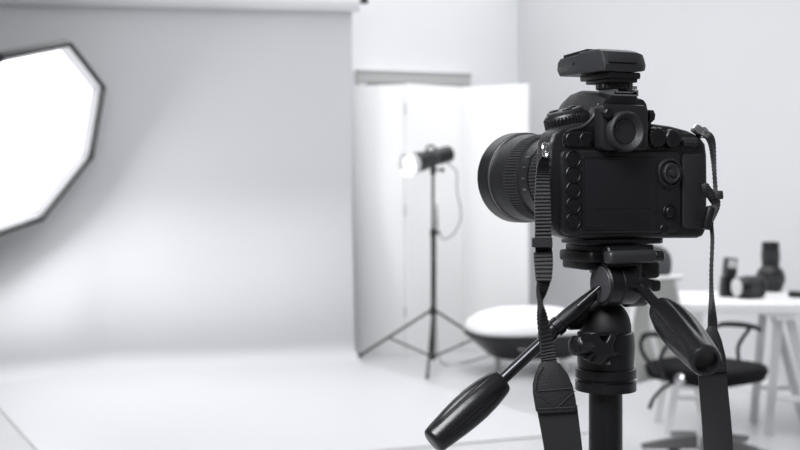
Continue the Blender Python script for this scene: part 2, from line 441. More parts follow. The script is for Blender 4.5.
for s in (-1, 1):
    m.tube([(-.225 - .06 * t - .03 * math.sin(t * PI) - .008, s * (.255 - .12 * t ** 1.5),   .39 + .50 * t) for t in (0, .25, .5, .75, 1)], .013, 10)
m.tube([(-.285 + .045 * s * s, s * .13, .893) for s in (-1, -.5, 0, .5, 1)], .013, 10); m.build('back_frame', WPL, back)
MB().rings([[V((-.355 + d_ + .03 * (y / .15) ** 2, y, z)) for (y, z) in [(q.x, q.y) for q in [V((math.copysign(abs(math.cos(2 * PI * k / 40)) ** .75, math.cos(2 * PI * k / 40)) * .15 * sc2, 0.955 + math.copysign(abs(math.sin(2 * PI * k / 40)) ** .75, math.sin(2 * PI * k / 40)) * .105 * sc2)) for k in range(40)]]] for (d_, sc2) in ((-.035, .8), (-.03, .95), (-.01, 1), (.012, .97), (.022, .85), (.025, .4))]).build('headrest', HEADR, oc3, 70)
MB().tube([(-.37, 0, 1.03), (-.375, 0, .97), (-.36, 0, .86), (-.33, 0, .6), (-.26, 0, .45), (-.1, 0, .42)], .02, 12).build('back_stem', WPL, oc3)
for s in (-1, 1):
    arm = MB()
    arm.tube([(-.02, s * .24, SZ - .06), (-.02, s * .30, SZ - .04), (-.03, s * .315, SZ + .05), (.035, s * .315, .645)], .010, 10); 
    a_ = arm.build('armrest_support', BLK, oc3)
    MB().tube([(-.15, s * .305, .635), (-.12, s * .305, .652), (-.02, s * .31, .66), (.06, s * .315, .655), (.10, s * .318, .64)], lambda t: .009 + .006 * math.sin(PI * t), 12).build('armrest', BLK, oc3)
    if s < 0: MB().tube([(-.13, s * .305, .64), (-.16, s * .30, .61), (-.15, s * .29, .55), (-.09, s * .255, .46)], .011, 10).build('armrest_loop', BLK, oc3)
MB().box((-.02, 0, .415), (.22, .17, .05), None, .015, 3).build('tilt_mechanism', WMT, oc3)
tk = cf.loc(W(679, 379, 5.56)); td = V((-.02, 0, .415)) - tk
m = MB(); m.lathe(tk, td, [(-.012, .008), (-.008, .022), (.012, .026), (.03, .024), (.04, .014), (td.length, .014)], 24); m.build('tension_knob', CHR, oc3)
m = MB(); m.tube([(-.06, -.07, .42), (-.08, -.2, .40), (-.10, -.27, .35), (-.10, -.31, .30)], lambda t: .006 + .005 * t, 10); m.build('height_lever', BLK, oc3)
MB().lathe((0, 0, .10), (0, 0, 1), [(0, .034), (.15, .034), (.155, .026), (.31, .026)], 24).build('gas_column', WMT, oc3)
MB().lathe((0, 0, .085), (0, 0, 1), [(0, .04), (.01, .055), (.06, .05), (.075, .04)], 24).build('hub', WMT, oc3)
for k in range(5):
    a = R(72 * k + 14); d = V((math.cos(a), math.sin(a), 0)); e_ = V((-d.y, d.x, 0))
    tip = d * .30
    rr = []
    for (t, w, z0_, z1_) in ((.03, .028, .085, .15), (.16, .024, .085, .135), (.28, .019, .083, .112), (.315, .012, .085, .105)):
        rr.append([d * t + e_ * w + V((0, 0, z0_)), d * t - e_ * w + V((0, 0, z0_)), d * t - e_ * w * .7 + V((0, 0, z1_)), d * t + e_ * w * .7 + V((0, 0, z1_))])
    arm = MB().rings(rr).build('base_arm', mat('mid_grey_metal', (.16, .16, .165), .4), oc3)
    cst = MB()
    for sgn in (-1, 1):
        cst.lathe(tip + V((0, 0, .031)) + e_ * sgn * .006, e_ * sgn, [(0, .028), (.003, .031), (.016, .031), (.02, .026)], 20)
    cst.build('caster', BLK, arm)
    MB().rod(tip + V((0, 0, .04)), tip + V((0, 0, .088)), .008, seg=12).build('caster_stem', CHR, arm)

# ------------------------------------------------------------------ desk with trestle legs
DZ = .72; TT = .055
dl = G(680, 303.5, DZ); dk_yaw = R(-3)
dk = thing('white_desk', 'white desk with pale slanted trestle legs beside the right wall', 'desk', (dl.x, dl.y, 0), dk_yaw)
df = Frame((dl.x, dl.y, 0), dk_yaw)
DL, DD = 1.05, .74
MB().box((DL / 2, DD / 2, DZ - TT / 2), (DL, DD, TT), None, .006, 3).build('desktop', WPL, dk)
zb_ = DZ - TT
def dp(px, py, y):
    p = df.inv(px, py, y); return p
lx = []
for (pa, pb, y, mt) in (((689, 321), (664, 450), .06, WMT), ((696, 321), (716, 440), .06, WMT), ((779, 323), (768, 437), .06, GMT), ((788, 323), (822, 437), .06, GMT)):
    a = dp(*pa, y); b = dp(*pb, y); a.z = zb_; k = (b - a) * (zb_ / (a.z - b.z)); b = a + (b - a) * (zb_ / (a.z - b.z)); b.z = 0
    for (y2, q) in ((0, 0), (.34, 1)):
        o_ = V((0, y2, 0)); m = MB()
        w = .022
        m.rings([[p + o_ + V((sx * w, sy * .014, 0)) for (sx, sy) in ((-1, -1), (1, -1), (1, 1), (-1, 1))] for p in (b, a)])
        m.build('leg', mt, dk)
    lx.append((a, b))
for i in (0, 2):
    (a0, b0), (a1, b1) = lx[i], lx[i + 1]
    for y2 in (0, .34):
        p = a0.lerp(b0, .7); q = a1.lerp(b1, .7)
        MB().box((p + q) / 2 + V((0, y2, 0)), ((q - p).length, .02, .03)).build('crossbar', WMT, dk)
    for fq in (.02,):
        p = (a0 + a1) / 2 + V((0, .20, -.018)); MB().box(p, (.10, .5, .035), None, .003).build('top_rail', WMT, dk)

# ------------------------------------------------------------------ things on the desk
def on_desk(px, py): return G(px, py, DZ)
def ribs(amp, n=2):
    return lambda k, j, a, d, r: r + (amp if (j // n) % 2 == 0 else 0)
p = on_desk(727, 296.5); s_ = p.y / F
f1 = thing('flash_unit', 'tall slim black camera flash leaning left on the desk', 'flash unit', p, R(8))
lean = V((math.sin(R(6)), 0, math.cos(R(6))))
m = MB(); q0 = Quaternion((0, 1, 0), R(6))
m.box(lean * 10 * s_ + V((-.004, 0, 0)), (13 * s_, 11 * s_, 20 * s_ - .004), q0, .008); m.build('body', BLK, f1)
MB().box(lean * 30 * s_ + V((0, 0, 0)), (11.5 * s_, 12 * s_, 18 * s_), q0, .007).build('flash_head', DGR, f1)
MB().box(lean * 20.5 * s_, (9 * s_, 9 * s_, 3 * s_), q0, .003).build('swivel_neck', BLK, f1)
MB().box(lean * 33 * s_ + V((0, -6.2 * s_, 0)), (9 * s_, .006, 8 * s_), q0, .002).build('flash_window', GMT, f1)
f1.children[0].location = (0, 0, .004)
MB().box((0, 0, .004), (14 * s_, 12 * s_, .008), None, .002).build('foot', BLK, f1)

p = on_desk(748, 297.8); s_ = p.y / F
l2 = thing('camera_lens', 'short wide black camera lens lying on the desk with pale end', 'lens', p, R(6))
axl = V((1, .18, 0)).normalized(); c0 = V((-13 * s_, -.03, 11 * s_))
MB().lathe(c0, axl, [(0, 9.2 * s_), (2 * s_, 10.4 * s_), (26 * s_, 10.8 * s_), (27.5 * s_, 9.5 * s_)], 40).build('barrel', BLK, l2)
MB().lathe(c0 + axl * 9 * s_, axl, [(0, 10.6 * s_), (.1 * s_, 11 * s_), (11 * s_, 11 * s_), (11.1 * s_, 10.6 * s_)], 72, rf=ribs(.0018)).build('zoom_ring', DGR, l2)
MB().lathe(c0 - axl * 2.5 * s_, axl, [(0, 8.0 * s_), (.5 * s_, 8.8 * s_), (2.6 * s_, 8.8 * s_), (2.6 * s_, 8 * s_)], 40).build('end_cap', GMT, l2)

p = on_desk(770.5, 291); s_ = p.y / F
l3 = thing('camera_lens', 'tallest black camera lens standing upright on the desk with narrow top', 'lens', p)
MB().lathe((0, 0, 0), (0, 0, 1), [(0, 10 * s_), (1 * s_, 10.6 * s_), (6 * s_, 12.6 * s_), (9 * s_, 13.4 * s_), (18 * s_, 13.4 * s_), (21 * s_, 12 * s_), (24 * s_, 9 * s_), (26 * s_, 8.2 * s_)], 44).build('barrel', BLK, l3)
MB().lathe((0, 0, 9.5 * s_), (0, 0, 1), [(0, 13.4 * s_), (.1 * s_, 13.7 * s_), (7 * s_, 13.7 * s_), (7.1 * s_, 13.4 * s_)], 88, rf=ribs(.002)).build('zoom_ring', DGR, l3)
MB().lathe((0, 0, 25.5 * s_), (0, 0, 1), [(0, 8.2 * s_), (1 * s_, 8.6 * s_), (22 * s_, 8.6 * s_), (23.5 * s_, 8.2 * s_), (23.5 * s_, 7.6 * s_), (20 * s_, 7.4 * s_)], 40).build('rear_barrel', BLK, l3)
MB().lathe((0, 0, 31 * s_), (0, 0, 1), [(0, 8.6 * s_), (.1 * s_, 8.85 * s_), (9 * s_, 8.85 * s_), (9.1 * s_, 8.6 * s_)], 66, rf=ribs(.0015)).build('focus_ring', DGR, l3)

p = on_desk(798, 297); s_ = p.y / F
cp = thing('lens_cap', 'flat black lens cap on the desk at the right edge', 'lens cap', p)
MB().lathe((0, 0, 0), (0, 0, 1), [(0, 9 * s_), (.001, 9.4 * s_), (5 * s_, 9.4 * s_), (5.6 * s_, 8.8 * s_)], 40, rf=ribs(.001)).build('disc', BLK, cp)
for sx in (-1, 1): MB().box((sx * 5 * s_, 0, 5.8 * s_), (3 * s_, 6 * s_, .004), None, .001).build('pinch_grip', DGR, cp)
p = on_desk(781, 301)
nb = thing('paper_pad', 'small white pad of paper lying on the desk in front of lens', 'paper pad', p, R(12))
MB().box((0, 0, .006), (.15, .09, .012), None, .001).build('pages', WPL, nb)
MB().box((0, .042, .0065), (.15, .008, .0135), None, .001).build('binding', GMT, nb)

# ------------------------------------------------------------------ tripod under the camera
PSI = R(24)
D0 = V((.1788, .945, H - (238.8 - HZ) * .945 / F))          # bottom middle of the camera's back
DF = Frame(D0, PSI)
to = DF.wor((0, .03, 0)); to.z = 0
TF = Frame(to, PSI)
tp = thing('camera_tripod', 'black tripod with two-handled pan head carrying the camera', 'tripod', to, PSI)
z0 = D0.z
def zy(py, d=.972): return H + (HZ - py) * d / F
m = MB()
m.prism([V((-.033, -.024, z0 - .005)), V((.036, -.024, z0 - .005)), V((.042, -.02, z0 - .005)), V((.042, .014, z0 - .005)), V((.036, .020, z0 - .005)), V((-.030, .020, z0 - .005))], (0, 0, .005), .001)
m.build('quick_release_plate', GUN, tp)
clz0, clz1 = zy(260.5), z0 - .0055
m = MB(); m.prism([V((-.032, -.014, clz0)), V((-.027, -.022, clz0)), V((.008, -.022, clz0)), V((.014, -.014, clz0)), V((.014, .020, clz0)), V((-.032, .020, clz0))], (0, 0, clz1 - clz0 - .0045), .002)
m.prism([V((-.027, -.02, clz1 - .006)), V((.03, -.024, clz1 - .006)), V((.03, .024, clz1 - .006)), V((-.027, .018, clz1 - .006))], (0, 0, .006), .001)
m.build('clamp', BLK, tp)
MB().box((-.019, .0, clz0 - .002), (.024, .034, .008), None, .002).build('clamp_jaw', BLK, tp)
a = TF.inv(606, 257, -.034); b = TF.inv(654, 256.5, -.034)
m = MB(); m.box((a + b) / 2, ((b - a).length, .012, .0105), None, .0035, 3); m.box((a + b) / 2 + V((.0, .008, .004)), ((b - a).length * .8, .014, .008), None, .003); m.build('locking_lever', DGR, tp)
m = MB(); m.rod(b + V((-.002, -.001, .0005)), b + V((.007, -.001, .0)), .0045, ch=.001); m.build('lever_pin', GUN, tp)
MB().rod(TF.inv(612, 252, -.03) + V((-.006, 0, 0)), TF.inv(612, 252, -.03) + V((.03, 0, 0)), .005, ch=.001).build('hinge_pin', BLK, tp)
# tilt drum
dc = TF.inv(600.5, 284.5, -.020)
m = MB(); m.lathe(dc, (1, 0, 0), [(0, .0150), (.0012, .0164), (.010, .0164), (.0105, .0158), (.0125, .0158), (.013, .0165), (.028, .0165), (.030, .015)], 48)
m.build('tilt_drum', BLK, tp)
MB().lathe(dc + V((-.0008, 0, 0)), (1, 0, 0), [(0, .0138), (.0008, .0144), (.0012, .0144)], 48).build('drum_cap', mat('satin_grey_cap', (.05, .05, .056), .4), tp)
MB().box(dc + V((.018, .006, .014)), (.034, .028, .014), None, .003).build('head_neck', BLK, tp)
bb = TF.inv(640, 274, -.012)
m = MB(); m.box(bb + V((0, 0, .004)), (.022, .026, .014), None, .003); m.box(bb + V((.002, 0, -.009)), (.022, .024, .01), None, .003); m.build('handle_socket', BLK, tp)
kb = TF.inv(624, 296, -.014)
MB().lathe(kb, (1, 0, 0), [(0, .0075), (.001, .009), (.018, .009), (.02, .007)], 28).build('tilt_knob', DGR, tp)
# dome and collar
zc = zy(331)
pr = [(0, .0205)] + [(.0250 * math.sin(R(t)), .0208 * math.cos(R(t)) ** .8) for t in range(8, 90, 8)] + [(.0250, .0008)]
MB().lathe((0, 0, zc), (0, 0, 1), pr, 40).build('pan_dome', mat('matte_black', (.005, .005, .006), .6), tp)
def zz(py): return zy(py) - zc
m = MB(); m.lathe((0, 0, zc), (0, 0, -1), [(0, .021), (.0012, .0228), (-zz(345), .0236), (-zz(355), .0232), (-zz(367), .0226)], 44); m.build('pan_collar', BLK, tp)
m = MB(); m.lathe((0, 0, zy(367)), (0, 0, -1), [(0, .0225), (.0008, .0246), (.0078, .0246), (.0086, .0226), (.0102, .0226), (.0108, .0246), (.0182, .0246), (.019, .021)], 60); m.build('base_rings', BLK, tp)
MB().lathe((0, 0, zy(390)), (0, 0, -1), [(0, .0136), (.5, .0136)], 36).build('centre_column', BLK, tp)
# lock lever plates on the collar
def plate(pts, y, th, name, mt, bev=.0012):
    m = MB(); m.prism([TF.inv(px, py, y) for px, py in pts], (0, th, 0), bev); return m.build(name, mt, tp)
plate([(586, 335), (597, 332.5), (604, 342), (607, 343), (612, 333), (618, 333.5), (613, 347), (617, 356), (609, 357), (602, 366), (592, 363), (596, 355), (589, 349)], -.0262, .008, 'lock_lever', GRP)
plate([(584, 333), (617, 332), (622, 335.5), (583, 337)], -.024, .010, 'collar_lip', BLK)
plate([(585, 359), (594, 353), (597, 354), (588, 361)], -.0272, .004, 'lever_tooth', GUN, .0004)
plate([(614, 351), (624, 355), (626, 357), (616, 354)], -.0260, .004, 'lever_tooth', GUN, .0004)
plate([(608, 362), (610.5, 361), (610.5, 364.5), (607.5, 365)], -.0258, .0036, 'index_mark', STL, .0003)
k0 = TF.inv(597, 346, -.016); k1 = TF.inv(574, 345.5, -.022)
m = MB(); m.lathe(k1, k0 - k1, [(0, .0055), (.0015, .0078), (.02, .0082), (.0215, .007), (.024, .007), (.03, .0065)], 28, rf=lambda k, j, a, d, r: r * (1 - .06 * (math.cos(a * 7) > .3))); m.build('pan_lock_knob', GRP, tp)
# handles
def handle(a0, a1, g0, g1, rod_r, rg, hollow, up):
    a0, a1, g0, g1 = (TF.loc(p) for p in (a0, a1, g0, g1))
    m = MB(); m.rod(a0, g0 + (g1 - g0) * .1, rod_r, ch=.0005); rod = m.build('handle_rod', GUN, tp)
    L = (g1 - g0).length; ax = (g1 - g0).normalized()
    prof = [(0, .55), (.012, .70), (.04, .77), (.12, .85), (.25, .95), (.4, 1.0), (.55, .985), (.7, .93), (.82, .86), (.93, .80), (.975, .77), (1.0, .70)]
    if hollow: prof += [(1.0, .57), (.93, .55), (.92, .1)]
    else: prof += [(1.012, .60), (1.018, .35), (1.018, .05)]
    # refine along the length so the flutes stay smooth
    pp = []
    for i in range(len(prof) - 1):
        for k in range(3): 
            t = k / 3; pp.append((prof[i][0] * (1 - t) + prof[i + 1][0] * t, prof[i][1] * (1 - t) + prof[i + 1][1] * t))
    pp.append(prof[-1])
    n_out = (len(prof) - (3 if True else 0)) * 3
    def rf(k, j, a, d, r):
        t = d / L
        if k > n_out: return r
        w = max(0.0, 1 - ((t - .5) / .42) ** 2)
        f = max(0.0, math.cos(a * 5)) ** 3
        return r * (1 - .13 * w * f)
    m = MB(); m.lathe(g0, ax, [(d * L, r * rg) for d, r in pp], 80, rf=rf, up=up); g = m.build('handle_grip', GRP, tp, 50)
    return rod
LH0, LH1 = W(598, 290, .958), W(430, 447.5, .905)
def lerp(a, b, t): return a.lerp(b, t)
dirL = (LH1 - LH0)
gs = W(502, 380, .930)
handle(LH0, W(560, 325, .948), gs, W(433, 441.5, .905), .0046, .0137, False, V((0, -1, 0)))
p0, p1 = TF.loc(W(601, 288, .955)), TF.loc(W(557, 326.5, .945))
ax_ = (p1 - p0).normalized(); L_ = (p1 - p0).length
m = MB(); m.lathe(p0, ax_, [(0, .003), (.004, .0042), (.018, .0056), (.032, .0066), (L_ * .75, .0068), (L_, .0066)], 24); m.build('handle_clamp', BLK, tp)
m = MB(); m.lathe(p1, ax_, [(-.004, .0066), (-.003, .0076), (.003, .0076), (.0035, .006), (.006, .006), (.0065, .0072), (.011, .0072), (.0115, .0055), (.016, .0055)], 28); m.build('handle_collar', GUN, tp)
sl0, sl1 = TF.loc(W(600, 286.5, .943)), TF.loc(W(577, 307, .940))
qq = (sl1 - sl0).normalized()
MB().rod(sl0, sl1, .0016, ch=.0004, seg=10).build('clamp_slot', GUN, tp)
handle(W(638, 284, .955), W(660, 308, .905), W(662, 309.5, .895), W(706.5, 362, .80), .0046, .0143, True, V((0, 0, 1)))
MB().lathe(TF.loc(W(637, 281.5, .957)), TF.loc(W(658, 308, .905)) - TF.loc(W(637, 281.5, .957)), [(0, .006), (.002, .0085), (.012, .0085), (.014, .0055)], 24).build('handle_collar', BLK, tp)
plate([(566, 318), (584, 303), (592, 301), (590, 318), (582, 330), (570, 331)], -.006, .012, 'handle_bracket', BLK, .003)
# spider and legs, below the frame
MB().lathe((0, 0, .80), (0, 0, 1), [(0, .03), (.01, .042), (.09, .042), (.1, .03)], 36).build('spider', BLK, tp)
MB().rod((0, 0, .5), (0, 0, .95), .0132).build('lower_column', BLK, tp)
for k in range(3):
    a = R(30 + 120 * k); d = V((math.cos(a), math.sin(a), 0))
    t0, t1, t2 = d * .045 + V((0, 0, .85)), d * .26 + V((0, 0, .42)), d * .45 + V((0, 0, .02))
    lg = MB().rod(t0, t1, .0155, ch=.002).build('leg', BLK, tp)
    MB().rod(t1.lerp(t0, .04), t2, .0115, ch=.001).build('lower_section', BLK, lg)
    MB().lathe(t1, t1 - t0, [(-.03, .016), (-.026, .0185), (.002, .0185), (.006, .014)], 20).build('flip_lock', GUN, lg)
    MB().lathe(t2 + V((0, 0, -.02)), (0, 0, 1), [(0, .015), (.004, .018), (.022, .016), (.03, .011)], 20).build('rubber_foot', RUB, lg)

# ------------------------------------------------------------------ the camera
cm = thing('dslr_camera', 'black digital SLR camera seen from behind on the tripod', 'camera', D0, PSI)
I = DF.inv
def outline(pts, y): 
    return [V((I(px, py, 0).x, y, I(px, py, 0).z)) for px, py in pts]
bodypx = [(551.5, 220), (555, 229), (562, 235.8), (572, 238.8), (699, 238.2), (704, 236), (707.5, 229), (708.5, 190), (708, 156), (706.5, 144), (701, 136.5), (689, 130.5), (672, 126), (650, 123), (600, 121), (576, 123), (562, 127), (554, 133), (550, 144), (549, 180), (549.5, 208)]
m = MB(); m.prism(outline(bodypx, 0), (0, .021, 0), .0035, 3)
m.build('body', BODY, cm)
m = MB(); m.prism(rrect(-.036, .004, .040, .094, .014, .018), (0, .044, 0), .005, 3); m.build('mount_housing', BODY, cm)
m = MB(); m.prism(rrect(.036, .0005, .0745, .083, .012, .018), (0, .055, 0), .010, 4); m.build('grip', RUB, cm)
def panel(x0, y0, x1, y1, rad, yb, yf, name, mt, parent=cm, bev=.0008):   # px box on the back, from depth yb to yf
    a = I(x0, y1, yf); b = I(x1, y0, yf)
    m = MB(); m.prism(rrect(a.x, a.z, b.x, b.z, rad, yf), (0, yb - yf, 0), bev, 2); return m.build(name, mt, parent)
def knob(px, py, yf, prof, name, mt, parent=cm, seg=40, rf=None):         # prof: (height above the back, radius), yf = face depth for centring
    c = I(px, py, yf); m = MB(); m.lathe(V((c.x, 0, c.z)), (0, -1, 0), prof, seg, rf); return m.build(name, mt, parent)
rear = panel(562, 151, 681, 235, .006, .002, -.0036, 'rear_panel', BODY, bev=.002)
panel(683, 154, 705, 229, .004, .002, -.0022, 'thumb_rest', RUB)
scr = panel(582.5, 157, 658, 230, .002, -.002, -.0052, 'screen', BLK)
panel(585.5, 160, 655, 227, .001, -.004, -.0056, 'screen_glass', LCD, scr, .0003)
panel(594, 207.5, 651, 209, .0003, -.004, -.0059, 'screen_line', BLK, scr, .0001)
BT = [(.001, .0070), (.0040, .0069), (.0046, .0064), (.0046, .0060), (.0034, .0054), (.0030, .0051), (.0040, .0048), (.0043, .0042), (.0041, .0001)]
for py in (159, 174.5, 190, 205.5, 221): knob(573.5, py, -.004, BT, 'menu_button', BLK)
ms = knob(671.5, 173, -.006, [(.0, .0122), (.0036, .0122), (.005, .0112), (.0052, .0100), (.003, .0092), (.003, .0086), (.0068, .0080), (.0076, .0068), (.0066, .0048), (.0066, .0030), (.0082, .0027), (.0086, .0001)], 'multi_selector', RUB, seg=48)
lk = panel(666, 181, 672, 190, .0015, -.002, -.0052, 'focus_lock_lever', BLK)
knob(670, 212, -.004, [(.0, .0068), (.0036, .0068), (.0046, .0062), (.0046, .0054), (.003, .0050), (.003, .0047), (.005, .0045), (.0056, .0038), (.0056, .0001)], 'live_view_button', BLK)
knob(664, 229, -.003, [(.0, .0042), (.0034, .0042), (.004, .0036), (.004, .0001)], 'info_button', BLK)
# top buttons right of the finder
rbs = lambda k, j, a, d, r: r - (.0007 if (k in (1, 2) and (j // 2) % 2) else 0)
knob(657.5, 137.5, -.006, [(-.002, .0088), (.002, .0088), (.0062, .0084), (.0072, .0074), (.0066, .0058), (.0066, .0001)], 'metering_dial', BLK, seg=56, rf=rbs)
knob(673.5, 138.5, -.006, [(-.002, .0076), (.002, .0076), (.0058, .0072), (.0066, .0064), (.006, .005), (.006, .0001)], 'focus_button', BLK, seg=48)
panel(683, 139, 701, 145.5, .0024, .002, -.0025, 'command_slot', BLK)
c = I(691.5, 142, -.003)
m = MB(); m.lathe(V((c.x - .0072, .0005, c.z)), (1, 0, 0), [(0, .0028), (.0006, .0042), (.0138, .0042), (.0144, .0028)], 40, rf=ribs(-.0005)); m.build('command_dial', DGR, cm)
# left function pads
panel(564, 131.5, 594, 146.5, .0045, .002, -.0022, 'function_pad', BLK)
for px in (572, 586): knob(px, 139, -.003, [(.0, .0052), (.0024, .0052), (.0029, .0047), (.0026, .0001)], 'function_button', BLK)
# pentaprism
ps = []
for (y, wb, wtp, top) in ((-.004, .0245, .0175, .1100), (.004, .0250, .0175, .1125), (.014, .026, .0175, .1150), (.034, .0275, .0175, .1185), (.05, .027, .0165, .1165), (.064, .0255, .015, .1115), (.077, .0225, .0125, .1035), (.085, .0185, .010, .0955)):
    x0 = -.0045; zb2 = .070; sec = []
    key = [(-wb, zb2), (-wb, .092), (-wb + .003, .099), (-wtp - .0025, top - .004), (-wtp, top - .0008), (-wtp + .003, top), (wtp - .003, top), (wtp, top - .0008), (wtp + .0025, top - .004), (wb - .003, .099), (wb, .092), (wb, zb2)]
    key = [(a, min(b, top)) for a, b in key]
    ps.append([V((x0 + a, y, b)) for a, b in key])
MB().rings(ps).build('pentaprism', BODY, cm, 32)
# finder housing and eyecup
eh = panel(602, 105, 649, 150.5, .0045, .0, -.0125, 'viewfinder_housing', BODY, bev=.0025)
a = I(628.5, 131.5, -.019)
m = MB(); m.lathe(V((a.x, 0, a.z)), (0, -1, 0), [(.010, .0158), (.0135, .0160), (.0175, .0157), (.0190, .0148), (.0190, .0136), (.0175, .0124), (.0165, .0112), (.0150, .0104), (.0145, .0098)], 56); m.build('eyecup', RUB, cm)
MB().lathe(V((a.x, 0, a.z)), (0, -1, 0), [(.0120, .0108), (.0140, .0104), (.0148, .0094), (.0145, .0085), (.0138, .0070), (.0138, .0001)], 48).build('eyepiece_glass', LCD, cm)
c = I(607, 113.5, -.013)
m = MB(); m.lathe(V((c.x, -.010, c.z)), (0, -1, 0), [(0, .0042), (.0055, .0042), (.0065, .0034), (.0065, .0001)], 28, rf=ribs(-.0004)); m.build('shutter_lever', BLK, cm)
c = I(649.5, 116, -.006); m = MB(); m.lathe(V((c.x - .003, -.007, c.z)), (1, 0, 0), [(0, .005), (.0042, .005), (.005, .004)], 30, rf=ribs(-.0004)); m.build('diopter_knob', BLK, cm)
# hot shoe
hs0, hs1 = I(602, 95, .01), I(632, 95, .01)
zs = I(615, 97, .012).z
hx = (hs0.x + hs1.x) / 2
MB().box((hx - .004, .006, zs - .0042), (.027, .022, .0085), None, .0015).build('shoe_base', BLK, cm)
m = MB(); m.box((hx, .008, zs + .0006), (.0235, .02, .0012)); 
for s in (-1, 1): m.box((hx + s * .0112, .008, zs + .002), (.0012, .02, .004)); m.box((hx + s * .0095, .008, zs + .0042), (.0046, .02, .0016))
m.build('hot_shoe', CHR, cm)
# release mode dial on the left shoulder
dlc = I(569, 131, .020)
dax = V((-.26, 0, .966)); dp0 = V((dlc.x, .020, dlc.z))
m = MB(); m.lathe(dp0, dax, [(-.004,   .0165), (.0, .0172), (.0035, .0180), (.0115, .0180), (.0130, .0168), (.0145, .0158)], 152, rf=lambda k, j, a, d, r: r - (.0012 if (k in (2, 3) and (j // 2) % 2) else 0)); md = m.build('mode_dial', BLK, cm)
MB().lathe(dp0 + dax * .0140, dax, [(0, .0145), (.0025, .0145), (.0033, .0135)], 48).build('dial_cap', DGR, md)
de1 = dax.orthogonal().normalized(); de2 = dax.cross(de1)
for k in range(3):
    aa = R(90 + 120 * k); MB().lathe(dp0 + dax * .017 + (de1 * math.cos(aa) + de2 * math.sin(aa)) * .0085, dax, [(0, .0040), (.001, .0040), (.0015, .0033)], 20).build('dial_button', BLK, md)
m = MB(); m.tube([V((I(px, py, 0).x, .0005, I(px, py, 0).z)) for px, py in ((599, 104), (597, 110), (592, 119), (583, 126.5), (571, 130), (565, 134), (563.5, 140), (564.5, 146))], .0013, 10); m.build('shoulder_ridge', DGR, cm)
m = MB(); m.prism([V((I(px, py, 0).x, .0, I(px, py, 0).z)) for px, py in ((599, 106), (593, 119), (584, 126), (571, 130), (565, 134), (564, 148), (604, 148), (604, 106))], (0, .012, 0), .0008); m.build('shoulder', BODY, cm)
# left side: rubber port cover and strap lug, right lug
pc = MB(); pc.box((-.0718, .0105, .038), (.003, .012, .058), None, .001); pc.build('port_cover', RUB, cm)
lugL = I(547, 149, .004); lugR = I(700.5, 131.5, -.001)
m = MB(); m.box(lugL + V((.0025, 0, .001)), (.006, .007, .008), None, .0015); m.build('strap_lug', STL, cm)
m = MB(); m.torus(lugL + V((-.003, -.003, -.001)), V((.55, -.8, .1)), .0052, .0012, 28, 8); m.torus(lugL + V((-.003, -.004, -.007)), V((.9, -.4, .1)), .0046, .0010, 28, 8); m.build('split_ring', CHR, cm)
m = MB(); m.box(lugR + V((-.001, 0, 0)), (.0125, .008, .0065), Quaternion((0, 1, 0), R(30)), .0012); m.build('strap_lug', CHR, cm)
m = MB(); m.torus(lugR + V((.003, -.001, -.001)), V((.1, -1, .2)), .0042, .0008, 28, 8); m.build('split_ring', CHR, cm)
# lens
LX, LZ = -.0005, .0482
def lring(prof, name, mt, parent, seg=64, rf=None, cap0=True, cap1=True):
    prof = [(.058 + (d - .058) * .815, r * .972) for d, r in prof]
    m = MB(); m.lathe((LX, 0, LZ), (0, 1, 0), prof, seg, rf, cap0, cap1); return m.build(name, mt, parent)
ln = lring([(.058, .033), (.060, .0345), (.066, .0345), (.068, .0362), (.100, .0362), (.112, .0372), (.118, .0372), (.150, .0378), (.152, .0385), (.176, .0405), (.182, .0410)], 'lens', BODY, cm, 72)
def tooth(amp, n, kk): return lambda k, j, a, d, r: r - (amp if (k in kk and (j // n) % 2) else 0)
lring([(.072, .0362), (.0725, .0384), (.095, .0388), (.0955, .0362)], 'focus_ring', RUB, ln, 320, tooth(.0011, 2, (1, 2)))
lring([(.1225, .0372), (.123, .0392), (.148, .0394), (.1485, .0378)], 'zoom_ring', RUB, ln, 360, tooth(.0011, 2, (1, 2)))
lring([(.100, .0370), (.1004, .0376), (.1018, .0376), (.1022, .0370)], 'trim_ring', GUN, ln, 72)
lring([(.1755, .0409), (.176, .0416), (.1775, .0416), (.178, .0411)], 'trim_ring', STL, ln, 72)
lring([(.178, .0405), (.179, .0420), (.196, .0424), (.2, .0424), (.2005, .0416), (.199, .0385), (.186, .0365)], 'front_rim', BLK, ln, 72)
lring([(.184, .0365), (.187, .032), (.189, .02), (.190, .0005)], 'front_element', GLS, ln, 64)
m = MB()
for (aa, dd, w) in ((150, .106, .004), (168, .106, .003), (185, .107, .005)):
    q = V((LX + math.cos(R(90 - aa + 90)) * 0, 0, 0))
ang0 = R(205)
for k in range(4):
    a_ = ang0 - .28 * k; c = V((LX - math.sin(a_ - PI / 2 + PI) * 0, .109, LZ))
    c = V((LX + .0362 * math.cos(PI - .5 + .26 * k), .0985, LZ + .0362 * math.sin(PI - .5 + .26 * k)))
    m.box(c, (.0012, .006, .0018), Quaternion((0, 1, 0), -(PI - .5 + .26 * k)))
m.build('scale_marks', STL, ln)

# ------------------------------------------------------------------ radio trigger on the shoe
zt_ = zs + .0025
tr = thing('flash_trigger', 'small black radio flash trigger mounted on top of the camera', 'flash trigger', DF.wor((hx, .008, zt_)), PSI)
tfr = Frame(DF.wor((hx, .008, zt_)), PSI)
J = tfr.inv
zA, zB = J(620, 72, -.02).z, J(620, 48.5, -.02).z
xL, xR = J(602, 60, -.018).x, J(648.5, 60, -.018).x
yB, yF = -.020, J(559.5, 66, .05).y
